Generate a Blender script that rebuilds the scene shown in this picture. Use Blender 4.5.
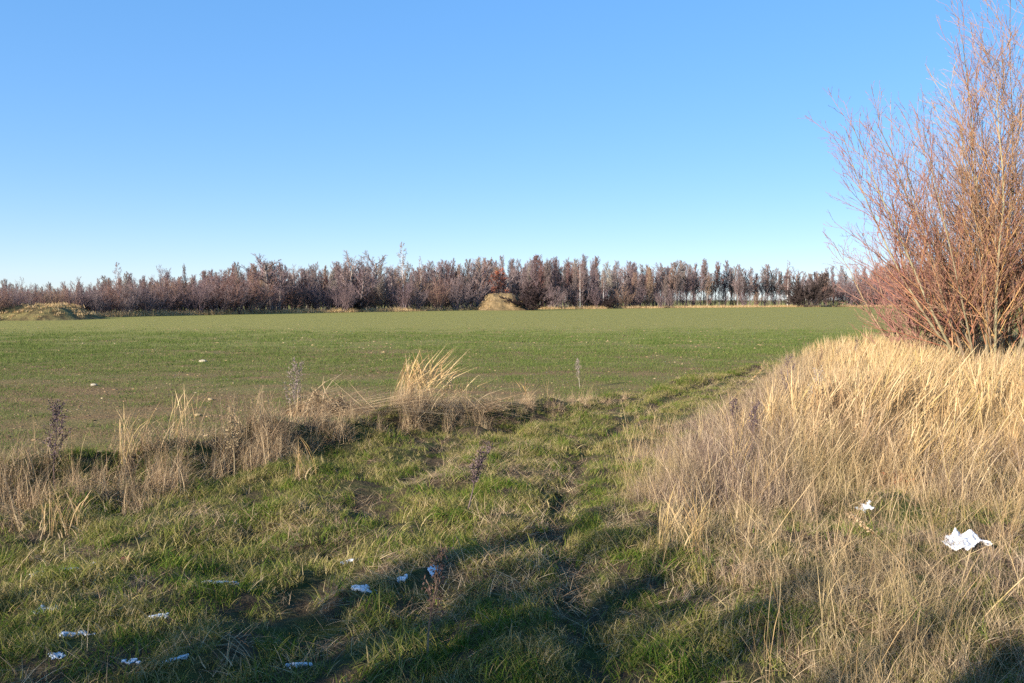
import bpy, math, random
import numpy as np
from mathutils import Vector
R = math.radians
for o in list(bpy.data.objects): bpy.data.objects.remove(o)
scene = bpy.context.scene
COL = scene.collection
rng = np.random.default_rng(7)
random.seed(7)

# ------------------------------------------------------------------ camera
FPX, CX, HZ, CAMZ = 796.4, 512.0, 300.0, 1.65
cam = bpy.data.cameras.new("camera"); cam.lens = 28.0; cam.sensor_width = 36.0
cam.clip_start = 0.05; cam.clip_end = 9000
camo = bpy.data.objects.new("camera", cam); COL.objects.link(camo)
camo.location = (0, 0, CAMZ); camo.rotation_euler = (R(90) - math.atan(41.5/FPX), 0, 0)
scene.camera = camo

# ------------------------------------------------------------------ light
SUN_EL, SUN_AZ = 20.0, 45.0            # shadows run forward, SUN_AZ degrees to the right
w = bpy.data.worlds.new("World"); scene.world = w; w.use_nodes = True
nt = w.node_tree; nt.nodes.clear()
sky = nt.nodes.new('ShaderNodeTexSky'); sky.sky_type = 'NISHITA'; sky.sun_disc = False
sky.sun_elevation = R(SUN_EL); sky.sun_rotation = R(180 + SUN_AZ)
sky.altitude = 300; sky.air_density = 1.0; sky.dust_density = 0.0; sky.ozone_density = 3.5
hs = nt.nodes.new('ShaderNodeHueSaturation'); hs.inputs['Saturation'].default_value = 1.72
bg = nt.nodes.new('ShaderNodeBackground'); bg.inputs['Strength'].default_value = 0.085
wo = nt.nodes.new('ShaderNodeOutputWorld')
nt.links.new(sky.outputs[0], hs.inputs['Color']); tn = nt.nodes.new('ShaderNodeMix'); tn.data_type = 'RGBA'; tn.blend_type = 'MULTIPLY'; tn.inputs[0].default_value = 1.0
tn.inputs[7].default_value = (.155, .165, .20, 1)          # the camera's cool daylight balance
gm_ = nt.nodes.new('ShaderNodeGamma'); gm_.inputs[1].default_value = .40
t2 = nt.nodes.new('ShaderNodeMix'); t2.data_type = 'RGBA'; t2.blend_type = 'MULTIPLY'; t2.inputs[0].default_value = 1.0
t2.inputs[7].default_value = (4.25, 4.65, 5.2, 1)
nt.links.new(sky.outputs[0], tn.inputs[6]); nt.links.new(tn.outputs[2], gm_.inputs[0]); nt.links.new(gm_.outputs[0], hs.inputs['Color'])
nt.links.new(hs.outputs[0], t2.inputs[6]); nt.links.new(t2.outputs[2], bg.inputs['Color'])
nt.links.new(bg.outputs[0], wo.inputs['Surface'])
sl = bpy.data.lights.new("sun", 'SUN'); sl.energy = 5.0; sl.angle = R(0.53); sl.color = (1.0, 0.91, 0.79)
so = bpy.data.objects.new("sun", sl); COL.objects.link(so)
sd = Vector((math.sin(R(SUN_AZ))*math.cos(R(SUN_EL)), math.cos(R(SUN_AZ))*math.cos(R(SUN_EL)), -math.sin(R(SUN_EL))))
so.rotation_euler = sd.to_track_quat('-Z', 'Y').to_euler()
vs = scene.view_settings; vs.view_transform = 'Standard'; vs.look = 'None'; vs.gamma = 1.0
vs.exposure = 1.28; vs.use_curve_mapping = False
scene.cycles.use_denoising = False; scene.cycles.max_bounces = 5; scene.cycles.transparent_max_bounces = 4

# ------------------------------------------------------------------ noise + terrain
_T = np.random.default_rng(99).random((256, 256))
def vnoise(x, y):
    x = np.asarray(x, float); y = np.asarray(y, float)
    xi = np.floor(x).astype(int); yi = np.floor(y).astype(int)
    fx = x-xi; fy = y-yi
    fx = fx*fx*(3-2*fx); fy = fy*fy*(3-2*fy)
    a = _T[xi & 255, yi & 255]; b = _T[(xi+1) & 255, yi & 255]
    c = _T[xi & 255, (yi+1) & 255]; d = _T[(xi+1) & 255, (yi+1) & 255]
    return (a*(1-fx)+b*fx)*(1-fy)+(c*(1-fx)+d*fx)*fy
def fbm(x, y, o=4):
    s = 0; a = .5
    for k in range(o): s = s+a*(vnoise(x*2**k+17.3*k, y*2**k+5.1*k)-.5); a *= .5
    return s*2
def sstep(a, b, x):
    t = np.clip((x-a)/(b-a), 0, 1); return t*t*(3-2*t)
BX = [-60, -20, -9, -4.2, -3.05, -2.35, -1.4, .7, 2.2, 3.5, 6, 12, 30, 80]
BY = [2, 4.4, 5.8, 7.3, 8.3, 9.2, 10.5, 12.6, 14.0, 15.8, 19, 24, 34, 50]
def border(x): return np.interp(x, BX, BY)+.25*fbm(x*.9, x*0+3.3, 3)
TX = [3.35, 3.6, 4.5, 5.7, 7.0, 9.0, 11.0, 13.0, 15.5, 18.5]
TV = [.40, .38, .34, .34, .44, .86, 1.75, 2.6, 4.0, 6.0]
def track_x(y): return np.interp(y, [-20]+TX, [1.2]+TV)
def field_z(x, y):
    inside = border(x)-y
    return -0.07-0.25*sstep(.25, 1.6, inside)+0.02*fbm(x*2.2, y*2.2, 3)*sstep(60, 20, np.hypot(x, y))
def verge_z(x, y):
    ins = border(x)-y
    t = x-track_x(y); sm = 1-.7*np.exp(-(t/.45)**2)
    z = .10*fbm(x*.55, y*.55, 3)+.14*sm*fbm(x*2.3+9, y*2.3, 4)
    z = z+.24*np.exp(-((ins-.55)/.38)**2)*sstep(1.8, .4, x)*(.55+.9*vnoise(x*1.3, y*1.3+4))
    t = x-track_x(y)
    rd = .9
    z = z-.09*np.exp(-(t/.15)**2)*rd-.06*np.exp(-((t+1.45)/.25)**2)*(y > 0)
    z = z+.10*sstep(1.2, 3.2, x)
    z = z-.32*sstep(.12, -.35, ins)
    return z
def gz(x, y):
    return np.maximum(field_z(x, y), verge_z(x, y)) if np.ndim(x) else float(max(field_z(x, y), verge_z(x, y)))
def at(px, py, z=0.0):
    Y = (CAMZ-z)*FPX/(py-HZ); return (px-CX)/FPX*Y, Y

# ------------------------------------------------------------------ mesh helpers
def mesh_np(name, V, F, attr=None, smooth=True):
    V = np.ascontiguousarray(V, np.float32); F = np.ascontiguousarray(F, np.int32)
    me = bpy.data.meshes.new(name); n, k = F.shape
    me.vertices.add(len(V)); me.vertices.foreach_set('co', V.ravel())
    me.loops.add(n*k); me.loops.foreach_set('vertex_index', F.ravel())
    me.polygons.add(n); me.polygons.foreach_set('loop_start', np.arange(0, n*k, k, dtype=np.int32))
    me.polygons.foreach_set('use_smooth', np.full(n, smooth))
    me.update(calc_edges=True)
    if attr is not None:
        a = me.attributes.new('rnd', 'FLOAT', 'POINT'); a.data.foreach_set('value', np.ascontiguousarray(attr, np.float32))
    return me
def link(name, me, mat, parent=None, link_it=True):
    o = bpy.data.objects.new(name, me)
    if mat is not None and not me.materials: me.materials.append(mat)
    if link_it: COL.objects.link(o)
    if parent is not None: o.parent = parent
    return o
def tag(o, label=None, cat=None, group=None, kind=None):
    for k, v in (('label', label), ('category', cat), ('group', group), ('kind', kind)):
        if v: o[k] = v
    return o
def empty(name, loc, rz=0, sc=1.0):
    o = bpy.data.objects.new(name, None); o.empty_display_size = .2; COL.objects.link(o)
    o.location = loc; o.rotation_euler = (0, 0, rz); o.scale = (sc,)*3 if np.isscalar(sc) else sc
    return o
def grid(name, X, Y, Z, mat, mask=None):
    n, m = X.shape
    V = np.stack([X, Y, Z], -1).reshape(-1, 3)
    i = np.arange(n*m).reshape(n, m)
    F = np.stack([i[:-1, :-1], i[1:, :-1], i[1:, 1:], i[:-1, 1:]], -1).reshape(-1, 4)
    if mask is not None:
        mf = mask.ravel()[F].all(1); F = F[mf]
        u, inv = np.unique(F, return_inverse=True); V = V[u]; F = inv.reshape(F.shape)
    return link(name, mesh_np(name, V, F), mat)
def prisms(P0, P1, R0, R1, k=3):
    P0, P1 = np.array(P0, float), np.array(P1, float); R0, R1 = np.array(R0), np.array(R1)
    d = P1-P0; d /= np.linalg.norm(d, axis=1, keepdims=True)+1e-9
    ref = np.where(np.abs(d[:, 2:3]) > .9, np.array([[1., 0, 0]]), np.array([[0, 0, 1.]]))
    u = np.cross(d, ref); u /= np.linalg.norm(u, axis=1, keepdims=True)+1e-9; v = np.cross(d, u)
    a = np.arange(k)*2*np.pi/k
    ring = np.cos(a)[None, :, None]*u[:, None]+np.sin(a)[None, :, None]*v[:, None]
    A = P0[:, None]+ring*R0[:, None, None]; B = P1[:, None]+ring*R1[:, None, None]
    n = len(P0); V = np.concatenate([A, B], 1).reshape(-1, 3)
    b = (np.arange(n)*2*k)[:, None]; j = np.arange(k)[None]; j2 = (j+1) % k
    F = np.stack([b+j, b+j2, b+k+j2, b+k+j], -1).reshape(-1, 4)
    return V, F
def seg_mesh(name, segs, k=3):
    P0, P1, R0, R1 = zip(*segs)
    V, F = prisms(P0, P1, R0, R1, k)
    a = np.repeat(np.random.default_rng(len(segs)).random(len(segs)), 2*k)
    return mesh_np(name, V, F, a)
def leafquads(C, s, r):
    n = len(C); u = r.normal(size=(n, 3)); u /= np.linalg.norm(u, axis=1, keepdims=True)
    v = np.cross(u, r.normal(size=(n, 3))); v /= np.linalg.norm(v, axis=1, keepdims=True)
    s = np.asarray(s).reshape(-1, 1)
    V = np.stack([C-u*s, C+v*s*.5, C+u*s, C-v*s*.5], 1).reshape(-1, 3)
    return V, np.arange(n*4).reshape(n, 4), np.repeat(r.random(n), 4)

# ------------------------------------------------------------------ materials
def new_mat(name):
    m = bpy.data.materials.new(name); m.use_nodes = True
    t = m.node_tree; b = t.nodes['Principled BSDF']; b.inputs['Roughness'].default_value = .85
    b.inputs['Specular IOR Level'].default_value = .05
    return m, t, b
def N(t, kind, **kw):
    n = t.nodes.new(kind)
    for k, v in kw.items():
        if k in n.inputs: n.inputs[k].default_value = v
        else: setattr(n, k, v)
    return n
def ramp(t, fac, stops):
    r = t.nodes.new('ShaderNodeValToRGB'); e = r.color_ramp.elements
    while len(e) < len(stops): e.new(.5)
    for q, (p, c) in zip(e, stops): q.position = p; q.color = (*c, 1)
    t.links.new(fac, r.inputs[0]); return r.outputs[0]
def mixc(t, fac, a, b, mode='MIX'):
    m = t.nodes.new('ShaderNodeMix'); m.data_type = 'RGBA'; m.blend_type = mode
    for s, i in ((fac, 0), (a, 6), (b, 7)):
        if isinstance(s, (int, float)): m.inputs[i].default_value = s
        elif isinstance(s, tuple): m.inputs[i].default_value = (*s, 1)
        else: t.links.new(s, m.inputs[i])
    return m.outputs[2]
def math_n(t, op, a, b=None, clamp=False):
    m = t.nodes.new('ShaderNodeMath'); m.operation = op; m.use_clamp = clamp
    for s, i in ((a, 0), (b, 1)):
        if s is None: continue
        if isinstance(s, (int, float)): m.inputs[i].default_value = s
        else: t.links.new(s, m.inputs[i])
    return m.outputs[0]
def pos(t, sx=1, sy=1, sz=1):
    g = t.nodes.new('ShaderNodeNewGeometry'); mp = t.nodes.new('ShaderNodeMapping')
    mp.inputs['Scale'].default_value = (sx, sy, sz); t.links.new(g.outputs['Position'], mp.inputs[0]); return mp.outputs[0]
def noise(t, vec, sc, det=4, rough=.55):
    n = N(t, 'ShaderNodeTexNoise', Scale=sc, Detail=det, Roughness=rough); t.links.new(vec, n.inputs['Vector']); return n.outputs['Fac']
def bump(t, b, h, s, d):
    n = N(t, 'ShaderNodeBump', Strength=s, Distance=d); t.links.new(h, n.inputs['Height']); t.links.new(n.outputs[0], b.inputs['Normal'])

def blade_mat(name, stops_blade, patch=None, patch_sc=.6, trans=.25, lo=.45, hi=.6):
    """thin blades: per-blade colour from 'rnd', per-place patches from world noise"""
    m, t, b = new_mat(name)
    at_ = t.nodes.new('ShaderNodeAttribute'); at_.attribute_name = 'rnd'
    oi = t.nodes.new('ShaderNodeObjectInfo')
    f = math_n(t, 'FRACT', math_n(t, 'ADD', at_.outputs['Fac'], math_n(t, 'MULTIPLY', oi.outputs['Random'], .35)))
    c = ramp(t, f, stops_blade)
    if patch:
        c2 = ramp(t, f, patch); p = pos(t)
        nz = noise(t, p, patch_sc, 5, .6)
        mr = N(t, 'ShaderNodeMapRange'); mr.inputs[1].default_value = lo; mr.inputs[2].default_value = hi
        t.links.new(nz, mr.inputs[0]); c = mixc(t, mr.outputs[0], c, c2)
    t.links.new(c, b.inputs['Base Color']); b.inputs['Roughness'].default_value = .6
    if trans > 0:
        tr = t.nodes.new('ShaderNodeBsdfTranslucent'); t.links.new(c, tr.inputs[0])
        mx = t.nodes.new('ShaderNodeMixShader'); mx.inputs[0].default_value = trans
        t.links.new(b.outputs[0], mx.inputs[1]); t.links.new(tr.outputs[0], mx.inputs[2])
        t.links.new(mx.outputs[0], t.nodes['Material Output'].inputs[0])
    return m
G1, G2, G3 = (.040, .095, .011), (.095, .155, .018), (.19, .20, .035)
STRAW, PALE, BROWN, DARKB = (.36, .26, .12), (.52, .41, .22), (.17, .11, .06), (.07, .045, .03)
M = {}
M['grass'] = blade_mat('verge_grass', [(0, G1), (.4, G2), (.65, G3), (.85, (.20, .18, .06)), (1, STRAW)],
                       [(0, G3), (.25, (.20, .17, .05)), (.6, (.32, .24, .10)), (1, PALE)], 2.2, .3, .42, .62)
M['crop'] = blade_mat('crop_blade', [(0, (.055, .10, .02)), (.5, (.115, .155, .035)), (1, (.20, .215, .065))], None, trans=.3)
M['golden'] = blade_mat('dry_grass_golden', [(0, (.33, .20, .09)), (.4, (.50, .34, .16)), (.8, (.66, .49, .27)), (1, (.40, .29, .09))],
                        [(0, (.24, .15, .09)), (.5, (.42, .29, .17)), (1, (.56, .42, .25))], .7, .3, .5, .66)
M['greyweed'] = blade_mat('dry_grass_grey', [(0, (.07, .045, .04)), (.4, (.19, .13, .10)), (.75, (.44, .32, .21)), (1, (.62, .48, .31))],
                          [(0, (.16, .13, .05)), (.5, (.36, .26, .13)), (1, (.58, .44, .23))], .8, .2, .45, .6)
M['hay'] = blade_mat('flattened_hay', [(0, (.12, .075, .05)), (.45, (.34, .23, .13)), (1, (.58, .44, .26))], None, trans=.15)

def bark(name, a, b_, sc=6, tint=.3):
    m, t, b = new_mat(name)
    tc = t.nodes.new('ShaderNodeTexCoord'); nz = noise(t, tc.outputs['Object'], sc, 3)
    at_ = t.nodes.new('ShaderNodeAttribute'); at_.attribute_name = 'rnd'
    oi = t.nodes.new('ShaderNodeObjectInfo')
    f = math_n(t, 'ADD', math_n(t, 'MULTIPLY', nz, .5), math_n(t, 'MULTIPLY', at_.outputs['Fac'], .5))
    c = ramp(t, f, [(.2, a), (.8, b_)])
    k = math_n(t, 'ADD', math_n(t, 'MULTIPLY', oi.outputs['Random'], tint*2), 1-tint)
    h = N(t, 'ShaderNodeHueSaturation'); t.links.new(c, h.inputs['Color']); t.links.new(k, h.inputs['Value'])
    hk = math_n(t, 'ADD', math_n(t, 'MULTIPLY', oi.outputs['Random'], .05), .475); t.links.new(hk, h.inputs['Hue'])
    t.links.new(h.outputs[0], b.inputs['Base Color'])
    return m
M['trunk'] = bark('grey_bark', (.13, .10, .085), (.26, .215, .19))
M['twig'] = bark('bare_twig', (.155, .108, .105), (.28, .205, .20), tint=.2)
M['twigred'] = bark('red_twig', (.18, .11, .085), (.31, .195, .15), tint=.2)
M['twigpale'] = bark('pale_twig', (.18, .14, .12), (.32, .26, .22))
M['darktwig'] = bark('dark_twig', (.035, .025, .025), (.075, .052, .05), tint=.1)
M['birch'] = bark('birch_bark', (.35, .31, .29), (.72, .68, .64), 3, tint=.1)
M['leafrust'] = bark('rusty_leaf', (.28, .11, .05), (.48, .23, .10), 8, tint=.1)
M['w_stem'] = bark('willow_bark', (.13, .10, .06), (.27, .22, .14), 9, tint=.15)
M['w_twig'] = bark('willow_twig', (.24, .125, .06), (.42, .23, .11), 5, tint=.2)
M['w_fine'] = bark('willow_fine_twig', (.22, .115, .08), (.38, .215, .145), 5, tint=.2)
M['w_red'] = bark('red_shrub_twig', (.24, .125, .09), (.38, .21, .15), 5, tint=.1)
M['weed'] = bark('dry_weed_stalk', (.14, .09, .06), (.30, .21, .13), 9)
M['weeddark'] = bark('dark_weed_stalk', (.06, .04, .045), (.14, .10, .10), 9)
M['corner_caster'] = bark('caster_leaf', (.02, .045, .02), (.05, .09, .03), 9)

def field_material():
    m, t, b = new_mat('drilled_soil'); p = pos(t, .28, 1, 1)
    pf = pos(t)
    sp = t.nodes.new('ShaderNodeSeparateXYZ'); t.links.new(pf, sp.inputs[0])
    big = noise(t, pos(t, .05, .22, 1), 1.0, 5, .65)
    mid = noise(t, p, 1.6, 6, .7); fine = noise(t, pf, 22, 4, .7)
    soil = ramp(t, fine, [(.3, (.09, .055, .028)), (.55, (.21, .135, .065)), (.75, (.36, .25, .12))])
    green = ramp(t, noise(t, pf, 9, 3), [(.3, (.09, .125, .028)), (.7, (.20, .19, .06))])
    olive = ramp(t, noise(t, pf, 3, 4, .7), [(.3, (.17, .18, .042)), (.7, (.30, .265, .08))])
    # sprouts at a grazing angle: cover rises with distance, low-sun backscatter put into olive
    far = N(t, 'ShaderNodeMapRange'); far.inputs[1].default_value = 18; far.inputs[2].default_value = 50
    t.links.new(sp.outputs[1], far.inputs[0])
    s = math_n(t, 'ADD', math_n(t, 'MULTIPLY', big, .9), math_n(t, 'MULTIPLY', mid, .6))
    s = math_n(t, 'ADD', s, math_n(t, 'MULTIPLY', far.outputs[0], .42))
    cov = N(t, 'ShaderNodeMapRange'); cov.inputs[1].default_value = .66; cov.inputs[2].default_value = 1.0
    t.links.new(s, cov.inputs[0])
    gm = mixc(t, far.outputs[0], green, olive)
    c = mixc(t, math_n(t, 'MULTIPLY', cov.outputs[0], .85), soil, gm)
    t.links.new(c, b.inputs['Base Color']); b.inputs['Roughness'].default_value = .95
    bump(t, b, fine, .8, .04)
    return m
def verge_material():
    m, t, b = new_mat('mossy_soil'); p = pos(t)
    f = noise(t, p, 18, 5, .7); g = noise(t, p, 2.2, 4)
    soil = ramp(t, f, [(.3, (.045, .032, .02)), (.6, (.10, .072, .042)), (.8, (.20, .145, .08))])
    moss = ramp(t, f, [(.3, (.025, .035, .012)), (.7, (.09, .10, .03))])
    mr = N(t, 'ShaderNodeMapRange'); mr.inputs[1].default_value = .44; mr.inputs[2].default_value = .62; t.links.new(g, mr.inputs[0])
    t.links.new(mixc(t, mr.outputs[0], soil, moss), b.inputs['Base Color']); b.inputs['Roughness'].default_value = .95
    bump(t, b, f, 1.0, .05); return m
def mound_material(name, stops, sc):
    m, t, b = new_mat(name); f = noise(t, pos(t), sc, 6, .65)
    t.links.new(ramp(t, f, stops), b.inputs['Base Color']); bump(t, b, f, 1, .3); return m
def snow_material():
    m, t, b = new_mat('crusted_snow'); f = noise(t, pos(t), 60, 4, .7)
    t.links.new(ramp(t, f, [(.3, (.50, .54, .58)), (.7, (.74, .77, .80))]), b.inputs['Base Color'])
    b.inputs['Roughness'].default_value = .6; b.inputs['Subsurface Weight'].default_value = .2
    b.inputs['Subsurface Radius'].default_value = (.01, .012, .015); bump(t, b, f, .7, .01); return m
M['field'] = field_material(); M['verge'] = verge_material(); M['snow'] = snow_material()

# ------------------------------------------------------------------ ground
def build_ground():
    na = 1100; nr = 330
    rr = np.concatenate([[0], np.geomspace(3, 4500, nr)]); aa = np.linspace(0, 2*np.pi, na+1)
    Rr, A = np.meshgrid(rr, aa, indexing='ij'); X = Rr*np.cos(A); Y = Rr*np.sin(A)
    tag(grid('field', X, Y, field_z(X, Y), M['field']), kind='structure')
    X, Y = np.meshgrid(np.arange(-26, 34, .085), np.arange(-24, 30, .085), indexing='ij')
    ins = border(X)-Y
    tag(grid('verge', X, Y, verge_z(X, Y), M['verge'], ins > -.45), kind='structure')
build_ground()

# ------------------------------------------------------------------ grass instancing
def blades(n, rad, h0, h1, w, lean, bend, r, wind=(0, 0), plume=0.0, flat=0.0, segs=4, upbias=0):
    """n curved tapering blades as quads strips; plume adds a thicker drooping head"""
    az = r.uniform(0, 2*np.pi, n); rr = rad*np.sqrt(r.random(n))
    base = np.stack([rr*np.cos(az*1.7+1), rr*np.sin(az*1.7+1), np.full(n, -.02)], 1)
    H = r.uniform(h0, h1, n); th = np.abs(r.normal(0, lean, n))+flat*r.uniform(.5, 1, n)
    dirh = np.stack([np.cos(az), np.sin(az)], 1)
    bd = bend*r.uniform(.3, 1.3, n)
    P = [base]; p = base.copy()
    for s in range(segs):
        a = th+bd*((s+1)/segs)**1.5; a = np.clip(a, 0, 2.4)
        st = H/segs
        p = p.copy(); p[:, 0] += st*(np.sin(a)*dirh[:, 0]+wind[0]*(s+1)/segs); p[:, 1] += st*(np.sin(a)*dirh[:, 1]+wind[1]*(s+1)/segs)
        p[:, 2] += st*np.cos(a); P.append(p)
    P = np.stack(P, 1)
    wa = r.uniform(0, 2*np.pi, n); side = np.stack([np.cos(wa), np.sin(wa), np.zeros(n)], 1)
    prof = np.array([1, .9, .75, .5, .12]) if segs == 4 else np.linspace(1, .12, segs+1)
    if plume: prof = np.array([.6, .5, .5, plume, .3])
    ww = w*r.uniform(.6, 1.3, n)
    L = P-side[:, None]*(ww[:, None]*prof)[..., None]; Rr = P+side[:, None]*(ww[:, None]*prof)[..., None]
    V = np.stack([L, Rr], 2).reshape(-1, 3); k = 2*(segs+1)
    b = (np.arange(n)*k)[:, None]; s = np.arange(segs)[None]*2
    F = np.stack([b+s, b+s+1, b+s+3, b+s+2], -1).reshape(-1, 4)
    return V, F, np.repeat(r.random(n), k)
def merge(*parts):
    V, F, A, o = [], [], [], 0
    for v, f, a in parts: V.append(v); F.append(f+o); A.append(a); o += len(v)
    return np.concatenate(V), np.concatenate(F), np.concatenate(A)
def coll(name, meshes, mat):
    c = bpy.data.collections.new(name)
    for i, (V, F, A) in enumerate(meshes):
        me = mesh_np(name+'_clump', V, F, A, smooth=False); me.materials.append(mat)
        c.objects.link(bpy.data.objects.new(name+'_clump', me))
    return c
def scatter(name, P, S, c, rot=None, tilt=.12, label=None, cat=None):
    n = len(P); me = bpy.data.meshes.new(name); me.vertices.add(n)
    me.vertices.foreach_set('co', np.ascontiguousarray(P, np.float32).ravel())
    r = np.random.default_rng(n)
    ro = np.stack([r.normal(0, tilt, n), r.normal(0, tilt, n), r.uniform(0, 6.283, n) if rot is None else rot], 1)
    a = me.attributes.new('rot', 'FLOAT_VECTOR', 'POINT'); a.data.foreach_set('vector', ro.astype(np.float32).ravel())
    a = me.attributes.new('scl', 'FLOAT', 'POINT'); a.data.foreach_set('value', np.asarray(S, np.float32))
    a = me.attributes.new('pick', 'INT', 'POINT'); a.data.foreach_set('value', r.integers(0, len(c.objects), n).astype(np.int32))
    o = link(name, me, None)
    g = bpy.data.node_groups.new(name, 'GeometryNodeTree')
    g.interface.new_socket('Geometry', in_out='INPUT', socket_type='NodeSocketGeometry')
    g.interface.new_socket('Geometry', in_out='OUTPUT', socket_type='NodeSocketGeometry')
    gi = g.nodes.new('NodeGroupInput'); go = g.nodes.new('NodeGroupOutput')
    ip = g.nodes.new('GeometryNodeInstanceOnPoints'); ci = g.nodes.new('GeometryNodeCollectionInfo')
    ci.inputs['Collection'].default_value = c; ci.inputs['Separate Children'].default_value = True
    ci.inputs['Reset Children'].default_value = True
    def na(nm, ty):
        q = g.nodes.new('GeometryNodeInputNamedAttribute'); q.data_type = ty; q.inputs['Name'].default_value = nm; return q.outputs['Attribute']
    g.links.new(gi.outputs[0], ip.inputs['Points']); g.links.new(ci.outputs[0], ip.inputs['Instance'])
    ip.inputs['Pick Instance'].default_value = True
    g.links.new(na('pick', 'INT'), ip.inputs['Instance Index']); g.links.new(na('scl', 'FLOAT'), ip.inputs['Scale'])
    e = g.nodes.new('FunctionNodeEulerToRotation'); g.links.new(na('rot', 'FLOAT_VECTOR'), e.inputs[0])
    g.links.new(e.outputs[0], ip.inputs['Rotation']); g.links.new(ip.outputs[0], go.inputs[0])
    o.modifiers.new('scatter', 'NODES').node_group = g
    o['kind'] = 'stuff'
    tag(o, label, cat)
    return o
def sample(n, x0, x1, y0, y1, dens, fn=gz):
    x = rng.uniform(x0, x1, n); y = rng.uniform(y0, y1, n)
    k = rng.random(n) < dens(x, y); x, y = x[k], y[k]
    return np.stack([x, y, fn(x, y)], 1)
def view(x, y, m=1.6): return (np.abs(x) < .66*y+m) | (y < 2)

def gold(x, y):
    q = x-.36*np.clip(y-8, 0, 12)
    return sstep(1.7, 3.9, q+.7*fbm(x*.6+5, y*.6, 3))*sstep(4.6, 7.0, y+.8*fbm(x*.5, y*.5+8, 2)+.5*sstep(3, 4.5, x))
def dry_mask(x, y):
    e = x-(.55+.06*(y-3.4)+.38*np.clip(y-8, 0, 12)+.6*fbm(x*.8, y*.8, 3))
    return sstep(-.2, 1.1, e), sstep(-.2, 2.4, e)
def dry_h(x, y):      # height of the dry stand on the right
    m1, m2 = dry_mask(x, y); f = sstep(7, 9.5, y)
    h = (m1*(1-f)+m2*f)*(.23+.30*sstep(4.6, 6.6, y)*(1-.45*sstep(10, 13, y)))
    h = h+gold(x, y)*(.40+.10*fbm(x*.7, y*.7+20, 2))*(.35+.65*sstep(6, 8.5, y))
    clear = np.exp(-(((x-2.9)/1.1)**2+((y-5.45)/.7)**2))
    return h*(1-.8*np.clip(clear*1.2, 0, 1))

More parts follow.
